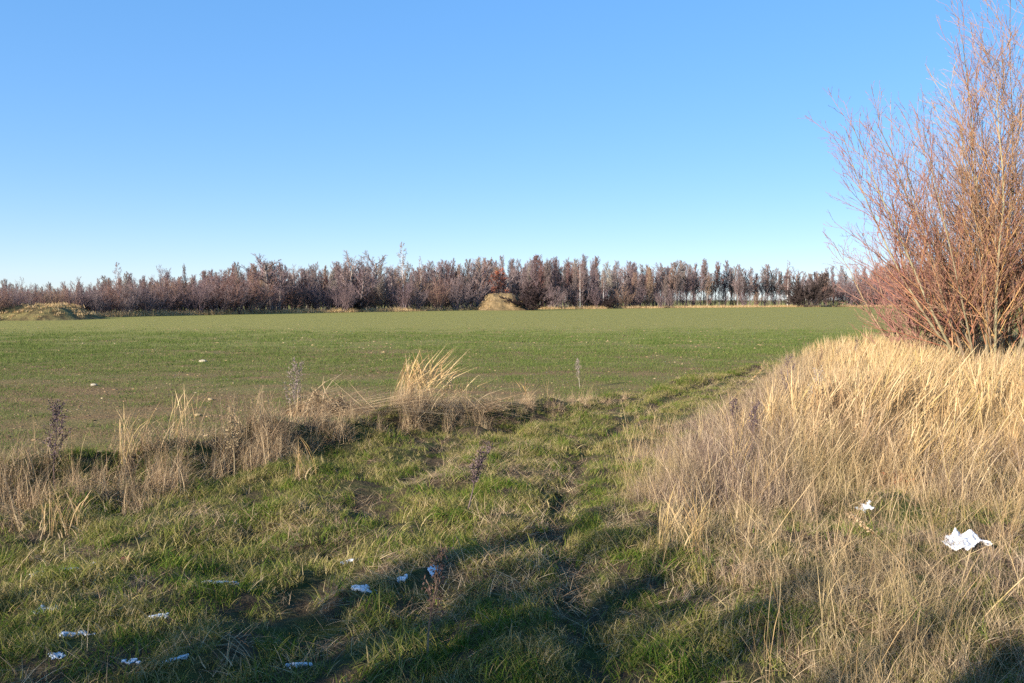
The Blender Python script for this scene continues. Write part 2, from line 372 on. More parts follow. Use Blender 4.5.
def build_grass():
    r = np.random.default_rng(5)
    short = coll('short_grass', [blades(80, .11, .03, .085, .0022, .6, 1.0, r) for _ in range(6)] +
                 [blades(60, .09, .05, .15, .0022, .55, 1.3, r) for _ in range(3)], M['grass'])
    def d1(x, y):
        ins = border(x)-y; t = x-track_x(y)
        d = (ins > .05)*1.0*view(x, y)
        d = d*(1-.95*np.exp(-(t/.14)**2))*(1-.3*np.exp(-((t+1.45)/.3)**2))
        d = d*(.12+1.0*sstep(.30, .62, .6*vnoise(x*2.6, y*2.6)+.4*vnoise(x*7, y*7)))
        d = d*(1-.66*dry_mask(x, y)[0])*np.where((ins < 1.1) & (x < 1), .7, 1)
        return d*np.clip(5.5/np.maximum(y, 1), .45, 1)
    P = sample(90000, -9, 8, 1.5, 20, d1)
    scatter('short_grass', P, rng.uniform(.5, 1.2, len(P))*(.6+.8*vnoise(P[:, 0]*4+3, P[:, 1]*4)), short, label='short green grass covering the trodden verge', cat='grass')
    # flattened straw mixed through the verge
    lying = coll('straw_litter', [blades(44, .14, .06, .20, .0015, .3, .5, r, flat=1.25) for _ in range(5)], M['hay'])
    P = sample(36000, -9, 9, 1.5, 18, lambda x, y: ((border(x)-y) > 0)*view(x, y)*(.10+.75*sstep(.45, .7, vnoise(x*1.4+30, y*1.4))+1.3*dry_mask(x, y)[0])*np.clip(6/np.maximum(y, 1), .4, 1))
    scatter('straw_litter', P, rng.uniform(.6, 1.3, len(P)), lying, label='dead straw lying flat between the green grass', cat='straw')
    # grey brown weeds left of the golden stand
    gw = coll('dead_weeds', [merge(blades(12, .14, .25, .85, .0022, .34, .7, r, wind=(.12, 0)), blades(10, .2, .2, .6, .0020, .8, .6, r), blades(22, .17, .08, .32, .0024, .8, 1.2, r)) for _ in range(6)], M['greyweed'])
    def d2(x, y):
        h = dry_h(x, y)
        return (h > .05)*(1-.85*gold(x, y))*view(x, y)*((border(x)-y) > .1)*np.clip(8/np.maximum(y, 1), .4, 1)*np.clip(.15+h*2.2, 0, .9)*(.25+sstep(.3, .6, vnoise(x*1.7, y*1.7+60)))
    P = sample(22000, .4, 9, 1.5, 17, d2)
    scatter('dead_weeds', P, np.clip(dry_h(P[:, 0], P[:, 1])/.5, .2, 1)*rng.uniform(.6, 1.15, len(P)), gw, label='grey brown dead weeds standing beside the track', cat='weeds')
    # golden tall grass
    wind = (.35, .02)
    go = coll('golden_grass', [merge(blades(16, .12, .75, 1.12, .0022, .10, .45, r, wind=wind, plume=2.4),
                                     blades(22, .14, .35, .85, .0026, .22, .7, r, wind=wind), blades(20, .16, .15, .45, .0028, .6, 1.1, r)) for _ in range(7)], M['golden'])
    def d3(x, y):
        return gold(x, y)*((border(x)-y) > .3)*view(x, y, 3)*np.clip(10/np.maximum(y, 1), .45, 1)*(.22+.6*sstep(.3, .6, vnoise(x*1.3+9, y*1.3)))
    P = sample(17000, 1.8, 17, 5.2, 23, d3)
    hh = dry_h(P[:, 0], P[:, 1])
    scatter('golden_grass', P, np.clip(hh, .25, 1.1)*rng.uniform(.62, 1.08, len(P)), go, rot=rng.normal(0, .55, len(P)), tilt=.10,
            label='tall golden dry grass standing below the bare willow', cat='dry grass')
    # sparse tall straws in the lower right
    sp = coll('tall_straws', [blades(6, .12, .45, .95, .0014, .22, .35, r, wind=(.2, 0), plume=1.3) for _ in range(6)], M['golden'])
    P = sample(800, .9, 6, 3.0, 9, lambda x, y: (dry_h(x, y) > .05)*view(x, y)*.75)
    P2 = sample(500, -8, 1.5, 6.5, 12, lambda x, y: (np.abs(border(x)-y-.8) < .9)*.4)
    P = np.concatenate([P, P2])
    scatter('tall_straws', P, rng.uniform(.35, .8, len(P)), sp, label='single dry straws rising above the lower grass', cat='straws')
    # ridge of drooping hay along the field edge
    hay = coll('edge_hay', [merge(blades(70, .16, .20, .50, .0022, .5, 1.6, r, wind=(.3, -.25)), blades(26, .12, .25, .55, .0017, .15, .5, r, wind=(.15, 0))) for _ in range(6)], M['hay'])
    def d4(x, y):
        ins = border(x)-y
        L_ = sstep(-1.5, -3, x)
        return np.exp(-((ins-.65-.35*L_)/(.48+.25*L_))**2)*sstep(2.5, 1.0, x)*(.25+.9*sstep(.35, .6, vnoise(x*1.6+7, y*1.6)))
    P = sample(9500, -13, 2.4, 4.5, 14.5, d4)
    scatter('edge_hay', P, rng.uniform(.35, .92, len(P))*(.75+.4*sstep(-6, -2, P[:, 0])-.55*sstep(-1.2, .6, P[:, 0])), hay, rot=rng.normal(0, .9, len(P)), label='brown bent hay along the edge of the field', cat='hay')
    # crop seedlings
    cr = []
    for _ in range(5):
        n = 60; rows = r.integers(0, 4, n)
        V, F, A = blades(n, .01, .035, .085, .0035, .35, .8, r, segs=2)
        off = np.stack([r.uniform(-.25, .25, n), (rows-1.5)*.125+r.normal(0, .012, n), np.zeros(n)], 1)
        cr.append((V+np.repeat(off, 6, 0), F, A))
    crop = coll('crop_seedlings', cr, M['crop'])
    def d5(x, y):
        ins = border(x)-y
        b = .75*fbm(x*.05+2, y*.22+1, 4)+.85*fbm(x*.9, y*2.2, 4)
        return (ins < -.1)*view(x, y, 2)*sstep(-.30, .22, b+.10*sstep(14, 24, y)+.05+.20*sstep(16, 11, y))*np.clip(18/np.maximum(y, 1), .3, 1)*sstep(52, 24, y)
    P = sample(68000, -34, 34, 7, 52, d5, field_z)
    scatter('crop_seedlings', P, rng.uniform(.8, 1.3, len(P))*np.clip(P[:, 1]/18, 1, 1.8), crop, rot=rng.normal(.05, .03, len(P)), tilt=.02,
            label='rows of young green winter crop in the field', cat='crop')
    # verge fringe on the far side of the field
    fr = coll('fringe_grass', [blades(60, .9, .3, .9, .02, .2, .6, r, wind=(.15, 0)) for _ in range(4)], M['golden'])
    pts = []
    for px in np.arange(-60, 1100, .9):
        d = EDGE(px)*rng.uniform(.985, 1.02); X = (px-CX)/FPX*d; pts.append((X, d, -.08))
    scatter('fringe_grass', np.array(pts), rng.uniform(.45, 1.0, len(pts)), fr, label='pale dry grass strip at the foot of the wood', cat='dry grass')
    # clods and stones
    st = []
    for _ in range(5):
        b = bpy.data.meshes.new('s')
        import bmesh
        bm = bmesh.new(); bmesh.ops.create_icosphere(bm, subdivisions=1, radius=.03)
        for v in bm.verts: v.co = Vector((v.co.x*1.4, v.co.y, v.co.z*.55))*random.uniform(.7, 1.25)
        V = np.array([v.co[:] for v in bm.verts]); F = np.array([[q.index for q in f.verts] for f in bm.faces]); bm.free()
        st.append((V, F, np.full(len(V), r.random())))
    m, t, b = new_mat('pale_clod'); oi = t.nodes.new('ShaderNodeObjectInfo')
    t.links.new(ramp(t, oi.outputs['Random'], [(0, (.10, .065, .04)), (.5, (.20, .13, .075)), (.9, (.34, .23, .12)), (1, (.45, .34, .2))]), b.inputs['Base Color'])
    cs = coll('field_clods', st, m)
    P = sample(200000, -34, 34, 7, 60, lambda x, y: ((border(x)-y) < -.1)*view(x, y, 2)*(.2+.8*sstep(.40, .60, vnoise(x*.12+3, y*.3))+1.6*sstep(6, -8, x)*sstep(34, 16, y))*np.clip(18/y, .2, 1)*sstep(62, 25, y)*.6, field_z)
    scatter('field_clods', P, rng.gamma(1.8, .19, len(P))*np.clip(P[:, 1]/22, .8, 1.5), cs, label='small pale clods and stones strewn over the field', cat='clods')

# ------------------------------------------------------------------ far edge of the field
EP = [-200, 0, 100, 200, 300, 400, 500, 600, 700, 800, 900, 1024, 1200]
ED = [55, 68, 80, 92, 106, 120, 142, 158, 178, 198, 210, 222, 235]
def EDGE(px): return float(np.interp(px, EP, ED))
TP = [0, 40, 75, 100, 121, 150, 185, 215, 250, 270, 300, 340, 380, 420, 440, 470, 500, 520, 560, 600, 640, 700, 740, 780, 800, 830, 870, 900, 1024, 1200]
TY = [281, 285, 282, 280, 274, 276, 274, 269, 265, 260, 266, 264, 266, 266, 262, 260, 259, 258, 256, 260, 264, 262, 264, 268, 272, 270, 267, 262, 258, 258]

# ------------------------------------------------------------------ bare trees
def unit(v): return v/(np.linalg.norm(v)+1e-9)
def grow(p, d, L, rad, lev, P, out, r):
    """P: per-level dicts (steps, wander, up, kids, ang, klen, krad, start)"""
    q = P[lev]; n = q['steps']; st = L/n; pts = [p.copy()]; dirs = [d]
    for i in range(n):
        d = unit(d+r.normal(0, q['wander'], 3)+np.array([0, 0, q['up']]))
        p = p+d*st; pts.append(p); dirs.append(d)
    tip = q.get('tip', .25)
    rs = [rad*(1-(1-tip)*i/n) for i in range(n+1)]
    for i in range(n): out[lev].append((pts[i], pts[i+1], rs[i], rs[i+1]))
    if lev+1 >= len(P): return
    nk = q['kids']; nk = int(nk*L+r.random()) if q.get('per_m') else int(nk+r.random())
    ph = r.uniform(0, 6.28)
    for k in range(nk):
        f = q['start']+(1-q['start'])*(k+r.random())/max(nk, 1); f = min(f, .98)
        i = min(int(f*n), n-1); u = f*n-i
        bp = pts[i]*(1-u)+pts[i+1]*u; ax = dirs[i+1]
        ph += 2.4+r.normal(0, .4)
        s = unit(np.cross(ax, [.3, .2, 1.])); s2 = np.cross(ax, s)
        a = q['ang']*r.uniform(.75, 1.25)
        nd = unit(ax*math.cos(a)+(s*math.cos(ph)+s2*math.sin(ph))*math.sin(a))
        shape = q.get('shape', lambda f: 1-.6*f)(f)
        grow(bp, nd, max(L*q['klen']*shape*r.uniform(.7, 1.2), .05), rs[i]*q['krad'], lev+1, P, out, r)
def levels(n): return [[] for _ in range(n)]
def make_tree(kind, r):
    """returns (trunk segs, crown segs, material keys) for a tree of unit design height 10 m"""
    out = levels(4)
    if kind == 'slender':
        P = [dict(steps=9, wander=.035, up=.05, kids=34, ang=.52, klen=.32, krad=.42, start=.25, tip=.12, shape=lambda f: 1.05-.75*f),
             dict(steps=4, wander=.08, up=.16, kids=8, ang=.5, klen=.55, krad=.55, start=.15, tip=.3),
             dict(steps=3, wander=.14, up=.10, kids=9, ang=.5, klen=.6, krad=.6, start=.1, tip=.5), dict(steps=1, wander=.2, up=.05)]
        grow(np.zeros(3), np.array([r.normal(0, .03), r.normal(0, .03), 1.]), 10, .10, 0, P, out, r); m = ('trunk', 'twig')
    elif kind == 'birch':
        P = [dict(steps=9, wander=.025, up=.06, kids=26, ang=.75, klen=.25, krad=.35, start=.3, tip=.1, shape=lambda f: 1.15-.9*f),
             dict(steps=4, wander=.1, up=.02, kids=7, ang=.6, klen=.5, krad=.5, start=.2, tip=.3),
             dict(steps=3, wander=.12, up=-.12, kids=8, ang=.5, klen=.6, krad=.6, start=.1, tip=.5), dict(steps=1, wander=.2, up=-.2)]
        grow(np.zeros(3), np.array([0, 0, 1.]), 10, .13, 0, P, out, r); m = ('birch', 'twigred')
    elif kind == 'round':
        P = [dict(steps=6, wander=.05, up=.05, kids=15, ang=.8, klen=.62, krad=.55, start=.3, tip=.45, shape=lambda f: 1.05-.5*f),
             dict(steps=5, wander=.13, up=.07, kids=8, ang=.65, klen=.5, krad=.55, start=.25, tip=.3),
             dict(steps=4, wander=.15, up=.04, kids=7, ang=.6, klen=.5, krad=.6, start=.1, tip=.4), dict(steps=1, wander=.2, up=.05)]
        grow(np.zeros(3), np.array([0, 0, 1.]), 6.6, .22, 0, P, out, r); m = ('trunk', 'twig')
    elif kind in ('shrub', 'redshrub', 'thorn'):
        ns = 16 if kind != 'thorn' else 26
        P = [dict(steps=5, wander=.09, up=.05, kids=9, ang=.5, klen=.42, krad=.55, start=.15, tip=.2),
             dict(steps=4, wander=.12, up=.08, kids=6, ang=.5, klen=.5, krad=.6, start=.15, tip=.4),
             dict(steps=2, wander=.15, up=.05, kids=4, ang=.5, klen=.55, krad=.7, start=.1, tip=.5), dict(steps=1, wander=.2, up=.02)]
        if kind == 'thorn': P[1]['kids'] = 9; P[2]['kids'] = 7; P[0]['up'] = -.02
        for s in range(ns):
            a = r.uniform(0, 6.28); q = r.uniform(.05, .75) if kind != 'thorn' else r.uniform(.1, 1.25)
            b = np.array([math.cos(a), math.sin(a), 0])*r.uniform(0, 1.2 if kind != 'thorn' else 1.0)
            grow(b, unit(np.array([math.cos(a)*math.sin(q), math.sin(a)*math.sin(q), math.cos(q)])), r.uniform(6, 9.5)*(1-.25*q), .055, 0, P, out, r)
        m = {'shrub': ('twig', 'twig'), 'redshrub': ('twigred', 'twigred'), 'thorn': ('darktwig', 'darktwig')}[kind]
    elif kind == 'leafy':
        P = [dict(steps=6, wander=.05, up=.05, kids=18, ang=.9, klen=.4, krad=.45, start=.2, tip=.3),
             dict(steps=4, wander=.13, up=.05, kids=7, ang=.65, klen=.5, krad=.55, start=.2, tip=.3),
             dict(steps=3, wander=.15, up=.0, kids=3, ang=.6, klen=.5, krad=.6, start=.1, tip=.4), dict(steps=1, wander=.2, up=.05)]
        grow(np.zeros(3), np.array([0, 0, 1.]), 9.5, .2, 0, P, out, r); m = ('trunk', 'twig')
    return out, m
def proto_meshes(kind, seed, thick=1.0, mats=None):
    r = np.random.default_rng(seed); out, m = make_tree(kind, r); m = mats or m
    if kind in ('shrub', 'redshrub', 'thorn'):
        tr = seg_mesh('stems', out[0], 5); cr = out[1]+out[2]+out[3]
    else:
        tr = seg_mesh('trunk', out[0], 7); cr = out[1]+out[2]+out[3]
    tr.materials.append(M[m[0]])
    thick = 2.6 if kind == 'thorn' else thick
    cr = [(a, b, max(c, .016*thick), max(d, .010*thick)) for a, b, c, d in cr]
    cm = seg_mesh('crown', cr, 3); cm.materials.append(M[m[1]])
    lm = None
    if kind == 'leafy':
        C = np.array([s[1] for s in out[3]+out[2]]); C = np.repeat(C, 4, 0)+r.normal(0, .18, (len(C)*4, 3))
        V, F, A = leafquads(C, r.uniform(.08, .16, len(C)), r); lm = mesh_np('leaves', V, F, A, False); lm.materials.append(M['leafrust'])
    top = max(v[1][2] for v in cr)
    return tr, cm, lm, top
PR = {}
def build_protos():
    for k, n in (('slender', 6), ('birch', 2), ('round', 3), ('shrub', 3), ('redshrub', 2), ('thorn', 2), ('leafy', 1)):
        PR[k] = [proto_meshes(k, 100+17*i+len(k)) for i in range(n)]
    PR['pale'] = [proto_meshes('slender', 300+i, mats=('trunk', 'twigpale')) for i in range(3)]
    PR['red'] = [proto_meshes('slender', 400+i, mats=('trunk', 'twigred')) for i in range(3)]
def plant(kind, X, Y, H, label, name, cat='tree', group=None, wide=1.0, z=-.1, v=None):
    pr = PR[kind][random.randrange(len(PR[kind])) if v is None else v]; s = H/pr[3]
    root = empty(name, (X, Y, z), random.uniform(0, 6.28), (s*wide, s*wide, s))
    tag(root, label, cat, group)
    shr = kind in ('shrub', 'redshrub', 'thorn')
    link('stems' if shr else 'trunk', pr[0], None, root); link('crown', pr[1], None, root)
    if pr[2]: link('leaves', pr[2], None, root)
    return root
def build_wood():
    build_protos()
    def top(px): return np.interp(px, TP, TY)
    def put(kind, px, dd, ty, label, name, cat='tree', group=None, wide=1.0, v=None):
        d = EDGE(px)+dd; X = (px-CX)/FPX*d; H = CAMZ+(HZ-ty)*d/FPX+.1
        return plant(kind, X, d, H, label, name, cat, group, wide, v=v)
    # named individuals
    put('birch', 404, 6, 242, 'tallest white-trunked birch rising above the middle of the wood', 'birch_tree', v=0, wide=.75)
    put('birch', 787, 4, 260, 'slim pale birch beside the dark rounded bush on the right', 'birch_tree', v=1, wide=.6)
    put('birch', 580, 2, 258, 'thin white birch in the wood right of the sandy mound', 'birch_tree', v=1, wide=.5)
    put('birch', 603, 1, 268, 'small leaning white birch second right of the dark bush', 'birch_tree', v=0, wide=.5).rotation_euler[0] = .05
    put('birch', 421, 8, 256, 'lower pale birch just right of the tallest birch', 'birch_tree', v=1, wide=.6)
    put('birch', 120, 5, 262, 'pointed tree standing highest above the left shrubs', 'birch_tree', v=0, wide=.8)
    put('round', 352, 7, 249, 'broad round-crowned bare tree left of the tallest birch', 'round_crowned_tree', v=0, wide=1.25)
    put('round', 374, 9, 250, 'second round-crowned bare tree touching the broad one', 'round_crowned_tree', v=1, wide=1.1)
    put('round', 272, 5, 253, 'wide bare tree topping the dense shrubs left of centre', 'round_crowned_tree', v=2, wide=1.5)
    put('round', 164, 7, 264, 'small open bare tree between two pale thin ones on the left', 'round_crowned_tree', v=1, wide=.7)
    put('pale', 185, 6, 263, 'thin pale spindly tree beside the small open one', 'slender_tree', wide=.6)
    put('round', 75, 3, 276, 'bare tree at the right end of the grassy bank', 'round_crowned_tree', v=2, wide=.8)
    put('shrub', 18, 9, 276, 'feathery dark shrub behind the grassy bank at far left', 'bare_shrub', 'shrub', wide=.9)
    put('leafy', 498, 5, 268, 'oak keeping rusty leaves behind the sandy mound', 'leafy_oak', wide=1.1)
    put('thorn', 530, -13, 279, 'dark dense rounded bush right of the sandy mound', 'dark_bush', 'bush', v=0, wide=1.6)
    put('thorn', 808, -2, 271, 'largest dark dense bush near the right of the wood', 'dark_bush', 'bush', v=1, wide=.95)
    put('thorn', 600, 2, 291, 'low dark bush beneath the small leaning birch', 'dark_bush', 'bush', v=1, wide=1.5)
    put('thorn', 352, 2, 292, 'low dark bush under the round-crowned trees', 'dark_bush', 'bush', v=0, wide=1.5)
    # the wood: slender trees row on row
    segs = [(-40, 200, 'slender bare tree among the shrubs left of the wide tree'), (200, 480, 'slender bare tree in the wood left of the sandy mound'),
            (480, 670, 'slender bare tree in the wood right of the sandy mound'), (670, 800, 'slender bare tree where sky shows between the trunks'),
            (800, 1120, 'slender bare tree in the wood behind the willow')]
    for a, b, lab in segs:
        step = {-40: 5.5, 200: 3.7, 480: 3.3, 670: 3.2, 800: 8}[a]
        rows = {-40: 1, 200: 1, 480: 1, 670: 1, 800: 1}[a]
        px = a+0.0
        while px < b:
            k = random.choices(['slender', 'pale', 'red', 'round'], [5, 2, 3, 1.6])[0]
            ty = top(px)+random.uniform(-5, 11)
            dd = random.uniform(3, 26) if a != 670 else random.uniform(3, 14)
            put(k, px+random.uniform(-2, 2), dd, ty, lab, 'slender_tree', group=lab.replace('slender bare tree', 'slender bare trees'), wide=random.uniform(.95, 1.35))
            px += step*random.uniform(.6, 1.4)
    # shrub layer in front
    segs = [(-40, 250, 3.2, .8, 'bare reddish-brown shrub in the thicket at the left of the wood'),
            (250, 480, 4.6, .6, 'bare brown shrub at the wood edge between thicket and mound'),
            (545, 680, 6, .42, 'bare brown shrub at the wood edge right of the mound'),
            (685, 795, 9, .27, 'low bare shrub at the foot of the open trunks'),
            (830, 1120, 8, .7, 'bare shrub at the wood edge behind the willow')]
    for a, b, step, hf, lab in segs:
        px = a
        while px < b:
            ty = top(px); ty = HZ-(HZ-ty)*hf*random.uniform(.7, 1.25)
            put(random.choice(['shrub', 'shrub', 'redshrub']), px, random.uniform(-.5, 10), ty, lab, 'bare_shrub', 'shrub', lab.replace('shrub', 'shrubs', 1), wide=random.uniform(1.0, 1.3))
            px += step*random.uniform(.8, 1.4)
build_wood()
def deep_wood():     # the trees further in, read as one mass
    c = bpy.data.collections.new('deep_wood')
    for k in ('slender', 'red', 'pale', 'shrub'):
        for tr, cr, lm, top in PR[k]:
            o = bpy.data.objects.new('deep_tree', join_meshes(tr, cr)); c.objects.link(o)
    P, S = [], []
    for i in range(620):
        px = random.uniform(-60, 1120)
        if 668 < px < 800 and random.random() < .85: continue
        d = EDGE(px)+random.uniform(8, 45); ty = np.interp(px, TP, TY)+random.uniform(-1, 14)
        P.append(((px-CX)/FPX*d, d, -.2)); S.append((CAMZ+(HZ-ty)*d/FPX)/10.5)
    scatter('deep_wood', np.array(P), S, c, tilt=.01, label='mass of bare trees deeper in the wood', cat='wood')
def join_meshes(a, b):
    out = []
    for me in (a, b):
        V = np.zeros(len(me.vertices)*3, np.float32); me.vertices.foreach_get('co', V)
        F = np.zeros(len(me.loops), np.int32); me.loops.foreach_get('vertex_index', F)
        A = np.zeros(len(me.vertices), np.float32); me.attributes['rnd'].data.foreach_get('value', A)
        out.append((V.reshape(-1, 3), F.reshape(-1, 4), A))
    V, F, A = merge(*out); m = mesh_np('deep_tree', V, F, A)
    m.materials.append(a.materials[0]); m.materials.append(b.materials[0])
    mi = np.concatenate([np.zeros(len(a.polygons), np.int32), np.ones(len(b.polygons), np.int32)]); m.polygons.foreach_set('material_index', mi)
    return m
deep_wood()

# ------------------------------------------------------------------ mounds
def mound(name, x0, x1, d, top_z, mat, flat=.3, depth=6):
    xs = np.linspace(x0, x1, 90); ys = np.linspace(d-depth, d+depth, 60)
    X, Y = np.meshgrid(xs, ys, indexing='ij')
    u = np.abs((X-(x0+x1)/2)/((x1-x0)/2)); v = np.abs((Y-d)/depth)
    s = sstep(1, flat, u)*sstep(1, .35, v)
    Z = -.15+s*(top_z+.1)*(1+.22*fbm(X*.5, Y*.5, 4))+.12*s*fbm(X*2, Y*2, 3)
    return tag(grid(name, X, Y, Z, mat), kind='structure'), (X, Y, Z)
M['bank'] = mound_material('grassy_bank', [(.3, (.05, .035, .02)), (.45, (.11, .085, .038)), (.6, (.17, .14, .055)), (.75, (.22, .17, .085))], 1.0)
M['sand'] = mound_material('sandy_mound', [(.3, (.10, .075, .04)), (.5, (.18, .125, .06)), (.75, (.31, .215, .11))], 1.1)
_, g1 = mound('grassy_bank', -84, -36.8, 71, 1.15, M['bank'], .84, 5)
_, g2 = mound('sandy_mound', -6.3, 3.0, 138, 2.6, M['sand'], .32, 7)
def mound_grass():
    r = np.random.default_rng(8); P = []; S = []
    c = coll('bank_grass', [blades(40, .5, .1, .4, .02, .4, .8, r) for _ in range(4)], M['golden'])
    for (X, Y, Z), n, f in ((g1, 900, lambda x, y: 1), (g2, 420, lambda x, y: (x < -3.6) | (x > 1.2) | (random.random() < .15))):
        for _ in range(n):
            i = r.integers(0, X.shape[0]); j = r.integers(0, X.shape[1])
            if Z[i, j] > .1 and f(X[i, j], Y[i, j]): P.append((X[i, j], Y[i, j], Z[i, j])); S.append(r.uniform(.5, 1.3))
    scatter('bank_grass', np.array(P), S, c, label='rough dry grass tufts on the earth mounds', cat='grass')
mound_grass()
build_grass()

# ------------------------------------------------------------------ willow and red shrub by the verge
def build_willow(X, Y, nst, Hr, label, spread, seed, mats=('w_stem', 'w_twig', 'w_fine'), name='bare_willow', cat='willow', dens=1.0, lean=0.0):
    r = np.random.default_rng(seed); root = empty(name, (X, Y, gz(X, Y)-.05)); tag(root, label, cat)
    for s in range(nst):
        a = r.uniform(0, 6.283); q = spread*math.sqrt((s+.5)/nst)
        L = r.uniform(*Hr)*(1-.30*q)
        b = np.array([math.cos(a)*.55*q+r.normal(0, .12), math.sin(a)*.4*q, 0])
        d = unit(np.array([math.cos(a)*math.sin(q)+lean, math.sin(a)*math.sin(q), math.cos(q)]))
        out = levels(4)
        P = [dict(steps=9, wander=.06, up=.055, kids=4.4*dens, per_m=True, ang=.52, klen=.38, krad=.55, start=.12, tip=.14, shape=lambda f: 1.1-.7*f),
             dict(steps=5, wander=.11, up=.05, kids=6.0*dens, per_m=True, ang=.50, klen=.45, krad=.55, start=.12, tip=.25),
             dict(steps=4, wander=.12, up=.05, kids=6.0*dens, per_m=True, ang=.5, klen=.5, krad=.6, start=.1, tip=.4), dict(steps=2, wander=.1, up=.06)]
        grow(b, d, L, r.uniform(.018, .034), 0, P, out, r)
        st = link('stem', seg_mesh('stem', [(p, q2, max(c, .006), max(e, .004)) for p, q2, c, e in out[0]], 7), M[mats[0]], root)
        link('branches', seg_mesh('branches', [(p, q2, max(c, .0045), max(e, .003)) for p, q2, c, e in out[1]], 4), M[mats[1]], st)
        fine = [(p, q2, max(c, .0030), max(e, .0020)) for p, q2, c, e in out[2]+out[3]]
        if fine: link('sprays', seg_mesh('sprays', fine, 3), M[mats[2]], st)
    return root
build_willow(8.7, 14.2, 21, (4.7, 6.8), 'large bare multi-stemmed willow with orange twigs above golden grass', .58, 21)
build_willow(9.75, 15.0, 9, (6.0, 8.2), 'taller bare willow cut by the right picture edge', .5, 22, dens=.85)
build_willow(8.7, 16.6, 20, (2.8, 4.0), 'low bushy red-twigged shrub tangled behind the willow stems', .6, 23, ('weed', 'w_red', 'w_red'), 'red_twigged_shrub', 'shrub', 1.15)
build_willow(10.6, 17.4, 14, (2.8, 4.0), 'low red-twigged shrub behind the taller willow', .85, 24, ('weed', 'w_red', 'w_red'), 'red_twigged_shrub', 'shrub', 1.1)

# ------------------------------------------------------------------ trees behind the camera whose shade falls into the picture, plus a shadow stand-in
def shade_tree(X, Y, H, kind, label, name, thick=1.0, v=0, cat='tree', wide=1.0):
    return plant(kind, X, Y, H, label, name, cat, wide=wide, z=gz(X, Y)-.05, v=v)
shade_tree(-10.6, -5.6, 5.5, 'round', 'bare tree behind the viewer shading the middle of the verge', 'round_crowned_tree', v=0, wide=.8)
shade_tree(-9.9, -6.1, 5.8, 'thorn', 'second dense bush behind the viewer, nearer the middle', 'dark_bush', v=0, cat='bush', wide=.55)
shade_tree(-10.9, -6.0, 6.2, 'thorn', 'dense bush behind the viewer shading the bottom left', 'dark_bush', v=1, cat='bush', wide=.62)
def dead_trunk(X, Y, H, rad, label, seed):
    r = np.random.default_rng(seed); root = empty('dead_trunk', (X, Y, gz(X, Y)-.05)); tag(root, label, 'tree')
    out = levels(3)
    P = [dict(steps=8, wander=.05, up=.05, kids=11, ang=.7, klen=.26, krad=.45, start=.35, tip=.6),
         dict(steps=4, wander=.12, up=.08, kids=5, ang=.6, klen=.5, krad=.6, start=.2, tip=.4), dict(steps=2, wander=.1, up=.08)]
    grow(np.zeros(3), np.array([0, 0, 1.]), H, rad, 0, P, out, r)
    link('trunk', seg_mesh('trunk', out[0], 9), M['trunk'], root); link('crown', seg_mesh('crown', out[1]+out[2], 4), M['twig'], root)
dead_trunk(-6.2, -1.75, 3.7, .12, 'half-dead trunk behind the viewer casting the long shadow band', 61)
dead_trunk(-9.0, -4.0, 4.3, .14, 'second half-dead trunk further behind the viewer', 62)
def corner_caster(X, Y, H):  # unseen leafy blocker added to throw the viewer's shadow into the corner
    r = np.random.default_rng(3); root = empty('shadow_caster', (X, Y, gz(X, Y)-.05)); tag(root, 'unseen leafy stand-in added to cast the viewer shadow in the lower right corner', 'tree')
    link('trunk', seg_mesh('trunk', [(np.array([0, 0, 0.]), np.array([0, 0, H*.9]), .08, .02)], 8), M['trunk'], root)
    n = 14000; z = H*(1-r.random(n)**.7*.93); a = r.uniform(0, 6.28, n)
    rad = (.12+.16*(H-z))*(1-.25*vnoise(a*2+50, z*3))*np.sqrt(r.random(n)); rad = np.minimum(rad, .55)
    V, F, A = leafquads(np.stack([rad*np.cos(a), rad*np.sin(a), z], 1), r.uniform(.04, .09, n), r)
    link('crown', mesh_np('crown', V, F, A, False), M['corner_caster'], root)
corner_caster(-4.67, -3.5, 3.75)

# ------------------------------------------------------------------ single plants and things on the verge
def tussock(X, Y, h, rad, n, label, seed, wind=(.35, 0), mat='golden', plume=2.6, skirt=40):
    r = np.random.default_rng(seed); root = empty('grass_tussock', (X, Y, gz(X, Y))); tag(root, label, 'tussock')
    V, F, A = blades(n, rad, h*.65, h*1.08, .0030, .10, .85, r, wind=wind, plume=plume)
    link('seed_stalks', mesh_np('seed_stalks', V, F, A, False), M[mat], root)
    V, F, A = merge(blades(skirt, rad*1.15, h*.25, h*.6, .003, .5, 1.5, r, wind=wind))
    link('leaves', mesh_np('leaves', V, F, A, False), M['hay'], root)
x, y = at(415, 414); tussock(x, y, 1.08, .40, 190, 'tall pale seeding grass tussock on the field edge', 31, skirt=260)
x, y = at(448, 412); tussock(x, y, .72, .28, 46, 'thin grass tussock trailing right of the tall one', 32, skirt=160)
x, y = at(525, 407); tussock(x, y, .62, .12, 12, 'few arching grass stalks right of the tall tussock', 33, skirt=60)
x, y = at(298, 440); tussock(x, y, .75, .16, 26, 'upright brown tussock left of the flattened hay', 34, mat='hay', wind=(.1, 0), plume=1)
x, y = at(125, 482); tussock(x, y, .62, .13, 30, 'narrow dry tussock beside the white stone', 35, mat='golden', wind=(.05, 0), plume=1)
x, y = at(180, 470); tussock(x, y, .55, .15, 26, 'small straw tussock at the corner of the crop', 36, mat='golden', wind=(.2, 0), plume=1)
x, y = at(60, 535); tussock(x, y, .35, .16, 60, 'pale straw tussock in the green verge at left', 37, mat='golden', wind=(-.1, 0), plume=.8)
x, y = at(303, 483); tussock(x, y, .42, .12, 34, 'pale straw tussock below the flattened hay', 38, mat='golden', wind=(.05, 0), plume=.8)
